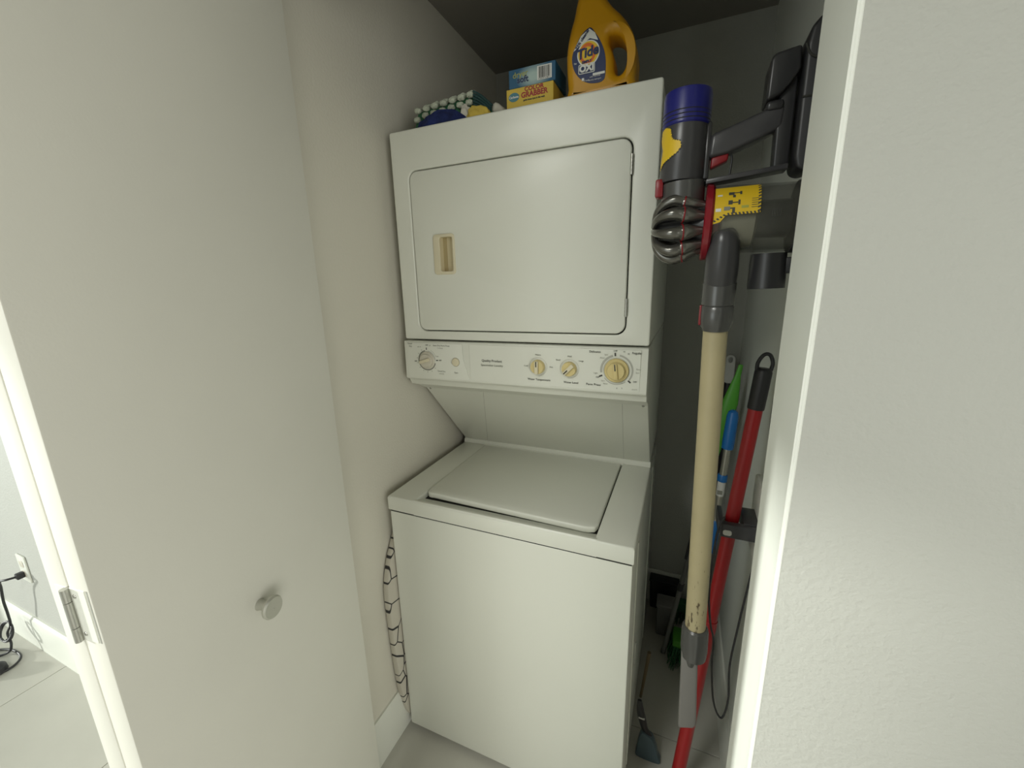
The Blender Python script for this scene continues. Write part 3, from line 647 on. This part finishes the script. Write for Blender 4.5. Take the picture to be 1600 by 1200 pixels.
stripes(SX, (.849, .054), (.849, .001), 9, -.0040, 0); stripes(SX, (.849, .0006), (.801, .0006), 9, -.0036, 0); stripes(SX, (.7742, -.012), (.7742, .053), 11, -.0030, 0); stripes(SX, (.801, .0005), (.778, -.0125), 5, -.0034, 0)
for (x0, x1, s0, s1, mt) in ((.803, .811, .034, .040, 'ink'), (.811, .822, .037, .039, 'ink'), (.819, .822, .034, .041, 'ink'), (.809, .813, .029, .034, 'ink'), (.803, .809, .017, .024, 'ink'), (.809, .820, .019, .021, 'ink'), (.817, .820, .016, .024, 'ink'),
        (.809, .813, .003, .010, 'ink'), (.797, .806, .008, .014, 'inkgrey'), (.806, .813, .010, .012, 'ink'), (.822, .832, .010, .014, 'greenprint'), (.785, .793, .007, .012, 'white'), (.787, .794, .033, .036, 'white')):
    patch(SX, [(x0, s0), (x1, s0), (x1, s1), (x0, s1)], mt, .0007)
for k in range(5): patch(SX, [(.836, .010 + .0035 * k), (.846, .010 + .0035 * k), (.846, .0108 + .0035 * k), (.836, .0108 + .0035 * k)], 'ink', .0007)
for k in range(6): patch(SX, [(.865 + .0022 * k, -.006), (.8662 + .0022 * k, -.006), (.8662 + .0022 * k, .004 + .001 * (k % 2)), (.865 + .0022 * k, .004)], 'ink', .0003)
SX.build('instruction_sticker', None, vc)
# inlet elbow and wand
MB().tube([(.800, -.030, 1.512), (.803, -.030, 1.492), (.8035, -.022, 1.455), (.8035, -.010, 1.425)], [.018, .0245, .0265, .0265], 28).build('inlet_elbow', 'midplastic', vc)
MB().lathe([(0, .0260), (.004, .0275), (.040, .0275), (.042, .0260), (.044, .0275), (.062, .0285), (.075, .0280), (.088, .0225)], (.8035, -.010, 1.430), (0.0, .10, -1), 36).build('wand_collar', 'greyplastic', vc)
MB().box(.774, .779, -.014, .004, 1.352, 1.388, .002).build('wand_latch', 'redplastic', vc)
wandp = [Vector((.8040, 0, 1.345)), Vector((.8180, 0, .692))]
MB().cyl(wandp[0], wandp[1], .0208, seg=36).build('wand', 'beige', vc)
dwn = (wandp[1] - wandp[0]).normalized()
MB().lathe([(0, .0220), (.004, .0262), (.014, .0275), (.058, .0275), (.078, .0255), (.084, .0180)], wandp[1] - dwn * .004, dwn, 36).build('wand_end_collar', 'greyplastic', vc)
MB().prism([(.7935, .645), (.8270, .648), (.8380, .440), (.8340, .428), (.8010, .414)], -.013, .013, 'y', .005, seg=3).build('nozzle', 'nozzle', vc)
MB().cyl((.8130, -.010, .628), (.8150, -.011, .598), .014, .006, seg=20).build('nozzle_button', 'greyplastic', vc)
# handle, trigger, battery
hx = Vector((.868, 0, 1.675)); h0 = Vector((.768, 0, 1.648))
MB().prism([(.768, 1.632), (.770, 1.668), (.800, 1.677), (.852, 1.694), (.874, 1.696), (.872, 1.664), (.846, 1.652), (.800, 1.636)], -.016, .016, 'y', .007, seg=4).build('handle', 'midplastic', vc)
MB().prism([(.773, 1.616), (.774, 1.634), (.800, 1.638), (.799, 1.626)], -.009, .009, 'y', .003, seg=3).build('trigger', 'redplastic', vc)
MB().tube([(.803, 0, 1.640), (.8055, 0, 1.628), (.804, 0, 1.606)], .0016, 8).build('trigger_guard', 'blackplastic', vc)
MB().prism([(.864, 1.600), (.862, 1.690), (.868, 1.760), (.886, 1.760), (.886, 1.600)], -.014, .014, 'y', .004, seg=3).build('handle_post', 'darkplastic', vc)
bp_ = MB().prism([(.844, 1.700), (.845, 1.755), (.850, 1.763), (.884, 1.768), (.886, 1.735), (.874, 1.718), (.862, 1.706)], -.027, .027, 'y', .009, seg=4).build('battery', 'darkplastic', vc)
MB().box(.846, .870, -.020, .020, 1.688, 1.702, .005, 3).build('battery_latch', 'darkplastic', bp_)
# --- wall dock
dc = thing('vacuum_dock', 'black wall-mounted charging dock holding the cordless vacuum', 'wall dock', (XR, 0, 1.60))
MB().prism([(.889, 1.614), (.8885, 1.695), (.8885, 1.765), (.892, 1.786), (.905, 1.800), (.925, 1.812), (XR, 1.835), (XR, 1.43), (.925, 1.43), (.920, 1.480), (.925, 1.598), (.905, 1.592), (.893, 1.598)], -.032, .032, 'y', .006, seg=3).build('body', 'blackplastic', dc)
MB().box(.890, .93, -.0335, -.031, 1.6935, 1.6960).build('seam', 'gap', dc)
MB().tube([(.887, -.033, 1.764), (.895, -.0335, 1.748), (.910, -.034, 1.742), (.93, -.0335, 1.744)], .0016, 8).build('seam', 'gap', dc)
MB().lathe([(0, .0270), (.0575, .0285), (.0575, .0265), (.004, .025)], (.8750, .0, 1.473), (0.02, 0, -1), 36, caps=False).lathe([(0, .0270), (.004, .0270)], (.8750, .0, 1.473), (0, 0, -1), 36).build('tool_holder', 'darkplastic', dc)
MB().box(.897, XR, -.012, .012, 1.440, 1.466, .003).build('holder_arm', 'blackplastic', dc)

# --- charging cord
ck = MB().tube([(.945, .035, 1.455), (.944, .075, 1.38), (.936, .10, 1.279), (.929, .10, 1.159), (.934, .10, 1.003), (.934, .10, .85), (.928, .10, .78), (.916, .10, .64), (.9085, .10, .522), (.914, .10, .42), (.904, .10, .358), (.883, .10, .400), (.8705, .10, .507), (.868, .10, .582), (.856, .085, .640), (.845, .07, .74), (.852, .105, .86), (.866, .118, .905)], .0024, 8, sub=8)
tag(ck.build('charging_cord', 'cord'), 'thin black charging cord hanging in a loop beside the vacuum', 'cord')

# ================================================================ BROOMS AND POLES
# red pole with black grip and hanging ring
rp = thing('mop_pole', 'red pole with black looped grip leaning on the closet right wall', 'mop', (.812, .118, 0))
T = Vector((.9105, .176, 1.150)); Bt = Vector((.8110, .115, .004)); u = (T - Bt).normalized()
T2 = Bt.lerp(T, .52)
MB().cyl(Bt, T2, .0175, .0165, seg=28).build('pole', 'redpole', rp)
MB().cyl(T2 - u * .01, T + u * .01, .0150, .0148, seg=28).build('upper_pole', 'redpole', rp)
MB().lathe([(0, .0165), (.004, .0172), (.085, .0175), (.090, .0160), (.094, .012)], T, u, 28).build('grip', 'blackplastic', rp)
g0 = T + u * .086; sd = Vector((1, .2, 0)).normalized()
loop = [g0 - sd * .0135, g0 + u * .018 - sd * .0150, g0 + u * .034 - sd * .0085, g0 + u * .039, g0 + u * .034 + sd * .0085, g0 + u * .018 + sd * .0150, g0 + sd * .0135]
MB().tube(loop, .0040, 12).build('hanging_loop', 'blackplastic', rp)
# wall clip that grips the pole
cl = thing('broom_holder', 'dark grey box-shaped wall clip gripping the red pole', 'clip', (XR, .19, .88))
MB().box(.862, .940, .122, .140, .850, .884, .003, 2).box(.856, .867, .130, .205, .853, .887, .002, 2).box(.908, .940, .135, .215, .853, .887, .002, 2).build('clamp', 'midplastic', cl)
MB().shape([rrect(.866, .884, .857, .870, .005)], .1205, .1225).build('rubber_pad', 'label', cl)
MB().box(.939, XR, .155, .255, .775, .965, .006, 2).build('wall_plate', 'trim', cl)
# green tapered handle
gp = thing('green_duster', 'green tapered plastic handle standing behind the blue handle', 'duster', (.80, .58, 0))
MB().tube([(.924, .60, 1.176), (.918, .60, 1.140), (.904, .60, 1.050), (.891, .60, .970), (.884, .60, .905), (.878, .60, .86)], [.0060, .0085, .0235, .0200, .0110, .0080], 18, flat=((0, 1, 0), .45)).build('handle', 'green', gp)
MB().cyl((.878, .60, .87), (.83, .60, .10), .0065, seg=14).build('stem', 'greypole', gp)
hb = MB(); hb.box(.79, .86, .56, .64, .085, .115, .008, 2); hb.build('head', 'green', gp)
bs = MB(); rs = random.Random(11)
for k in range(150):
    x = rs.uniform(.775, .875); y = rs.uniform(.545, .655); bs.tube([(.79 + (x - .775) * .7, .56 + (y - .545) * .72, .090), (x, y, .045), (x + rs.uniform(-.012, .012), y + rs.uniform(-.012, .012), .004)], [.0022, .002, .0010], 5, sub=2)
bo = bs.build('bristles', 'greendark', gp); bo['kind'] = 'stuff'
# blue handled telescopic pole
bp2 = thing('squeegee_pole', 'blue-handled silver telescopic pole standing behind the vacuum wand', 'pole', (.84, .50, 0))
P0 = Vector((.905, .50, 1.054)); P1 = Vector((.899, .50, .930)); P2 = Vector((.8945, .50, .842)); P3 = Vector((.8930, .50, .820)); P4 = Vector((.8915, .50, .770)); P5 = Vector((.887, .50, .682)); P6 = Vector((.879, .50, .565)); P7 = Vector((.845, .50, .004))
MB().lathe([(0, .006), (.006, .013), (.020, .0165), (.10, .0175), ((P1 - P0).length, .0165)], P0, P1 - P0, 24).build('handle', 'blue', bp2)
MB().cyl(P1, P2, .0105, seg=20).build('tube', 'chrome', bp2)
MB().lathe([(0, .013), (.003, .0145), ((P3 - P2).length, .0145)], P2, P3 - P2, 20).build('lock_ring', 'blue', bp2)
lbp = MB().cyl(P3, P4, .0118, seg=20).build('label_sleeve', 'label', bp2)
MB().box(.882, .896, .4865, .4885, .778, .790, mx=None).build('print', 'inkgrey', lbp)
MB().cyl(P4, P5, .0105, seg=20).build('tube', 'chrome', bp2)
MB().lathe([(0, .012), (.01, .0170), (.10, .0170), ((P6 - P5).length, .0140)], P5, P6 - P5, 20).build('lower_grip', 'blue', bp2)
MB().cyl(P6, P7, .0105, seg=18).build('tube', 'greypole', bp2)
# black pole with a pale hanger
kp = thing('broom', 'black broom pole with pale hanging tip in the back corner', 'broom', (.87, .77, 0))
Q0 = Vector((.911, .80, 1.168)); Q1 = Vector((.9085, .80, 1.050)); Q2 = Vector((.885, .80, .004))
hg = MB(); hg.shape([rrect(.897, .9285, 1.070, 1.176, .0150), [(.913 + .0065 * math.cos(a), 1.158 + .010 * math.sin(a)) for a in [-2 * PI * k / 16 for k in range(16)]]], .792, .808, .003); hg.build('hanger', 'label', kp)
MB().cyl(Q1 + Vector((.004, 0, .022)), Q2 + Vector((0, 0, .09)), .0135, seg=18).build('pole', 'blackplastic', kp)
MB().box(.80, .93, .780, .822, .060, .105, .008, 2).build('head', 'greendark', kp)
bs = MB()
for k in range(120):
    x = rs.uniform(.795, .935); y = rs.uniform(.770, .830); bs.tube([(.805 + (x - .795) * .86, .785 + (y - .77) * .55, .066), (x, y, .004)], [.002, .0012], 5, sub=1)
bo = bs.build('bristles', 'greendark', kp); bo['kind'] = 'stuff'
# thin grey pole leaning toward the washer
gy = thing('dust_mop', 'thin dark grey pole slanting down behind the beige wand', 'mop', (.757, .60, 0))
MB().cyl((.845, .615, .60), (.760, .60, .010), .0085, seg=18).build('pole', 'greypole', gy)
MB().cyl((.8385, .603, .640), (.8135, .603, .445), .0050, seg=14).build('sleeve', 'blackplastic', gy)
MB().lathe([(0, .0105), (.03, .0105)], (.807, .608, .335), (-.14, 0, -1), 16).build('joint', 'darkplastic', gy)
# thin brown stick against the washer
tag(MB().cyl((.7165, .39, .20), (.697, .386, .006), .0065, .0045, seg=12).build('stick', 'brownstick'), 'thin brown stick standing close to the washer side', 'stick')
# small pale container deep in the gap
bx = thing('container', 'small dull plastic container on the floor deep beside the washer', 'container', (.765, .72, 0))
MB().box(.725, .795, .690, .755, .002, .135, .006, 2).build('body', 'greypole', bx)
MB().box(.722, .798, .687, .758, .135, .150, .004, 2).build('lid', 'nozzle', bx)
# black storage box at the back wall
sb = thing('storage_box', 'black lidded storage box in the dark behind the dull container', 'box', (.745, .86, 0))
MB().prism([(.692, .002), (.800, .002), (.806, .135), (.686, .135)], .838, .884, 'y', .004).build('body', 'blackplastic', sb)
MB().box(.684, .808, .836, .886, .136, .148, .003, 2).build('lid', 'blackplastic', sb)
# blue-grey dustpan standing by the washer corner
dp = thing('dustpan', 'blue-grey dustpan standing upright against the washer side', 'dustpan', (.735, .20, 0))
MB().tube([(.7035, .200, .208), (.7060, .200, .180), (.7110, .200, .152), (.7220, .200, .110), (.7340, .200, .085)], [.006, .0105, .0125, .0105, .0120], 16, flat=((0, 1, 0), .6)).build('handle', 'darkplastic', dp)
MB().box(.7035, .7210, .1915, .2085, .147, .152, .001).build('handle_band', 'label', dp)
MB().prism(smooth_loop([(.716, .100), (.730, .096), (.745, .088), (.756, .065), (.765, .030), (.770, .004), (.705, .004), (.703, .03), (.708, .07)], 3), .188, .212, 'y', .004, seg=2).build('pan', 'bluegrey', dp)

# ================================================================ BEYOND THE DOOR: outlet, plug, cord, adapter
ou = thing('wall_outlet', 'white wall outlet with a black plug in the bright room at left', 'outlet', (-1.565, YF, .40))
MB().box(-1.602, -1.532, YF - .006, YF, .345, .462, .003, 2).build('cover_plate', 'trim', ou)
for z in (.425, .382): MB().shape([rrect(-1.584, -1.550, z - .014, z + .014, .010)], YF - .0075, YF - .005, .0005).build('receptacle', 'offwhite', ou)
pc = thing('power_adapter', 'black power adapter on the floor, its plug and bundled cord by the outlet', 'adapter', (-1.66, -.43, 0))
MB().box(-1.578, -1.556, YF - .030, YF - .0075, .370, .394, .004, 2).build('plug', 'cord', pc)
MB().tube([(-1.567, YF - .028, .382), (-1.575, YF - .050, .384), (-1.610, YF - .060, .372), (-1.645, -.365, .330), (-1.672, -.365, .26), (-1.700, -.36, .19), (-1.715, -.36, .13), (-1.735, -.37, .09), (-1.715, -.375, .045), (-1.735, -.39, .008), (-1.80, -.45, .006), (-1.86, -.52, .006), (-1.74, -.53, .006), (-1.66, -.49, .006), (-1.62, -.42, .006), (-1.655, -.375, .006), (-1.74, -.372, .006), (-1.80, -.40, .006), (-1.74, -.44, .012), (-1.68, -.455, .018)], .0042, 10, sub=8).build('cord', 'cord', pc)
for k in range(5):
    a0 = k * 1.1; MB().tube([(-1.735 + .040 * math.cos(t_ + a0) * (1 + .2 * (k % 2)), -.372 + .016 * math.sin(t_ + a0), .100 + .030 * math.sin(t_ * 1.0 + k) ) for t_ in [2 * PI * j / 9 for j in range(9)]], .0036, 8, sub=4).build('coil', 'cord', pc)
MB().lathe([(0, .034), (.004, .040), (.022, .038), (.034, .026), (.037, .010)], (-1.655, -.450, 0), (0, 0, 1), 28).build('body', 'cord', pc)
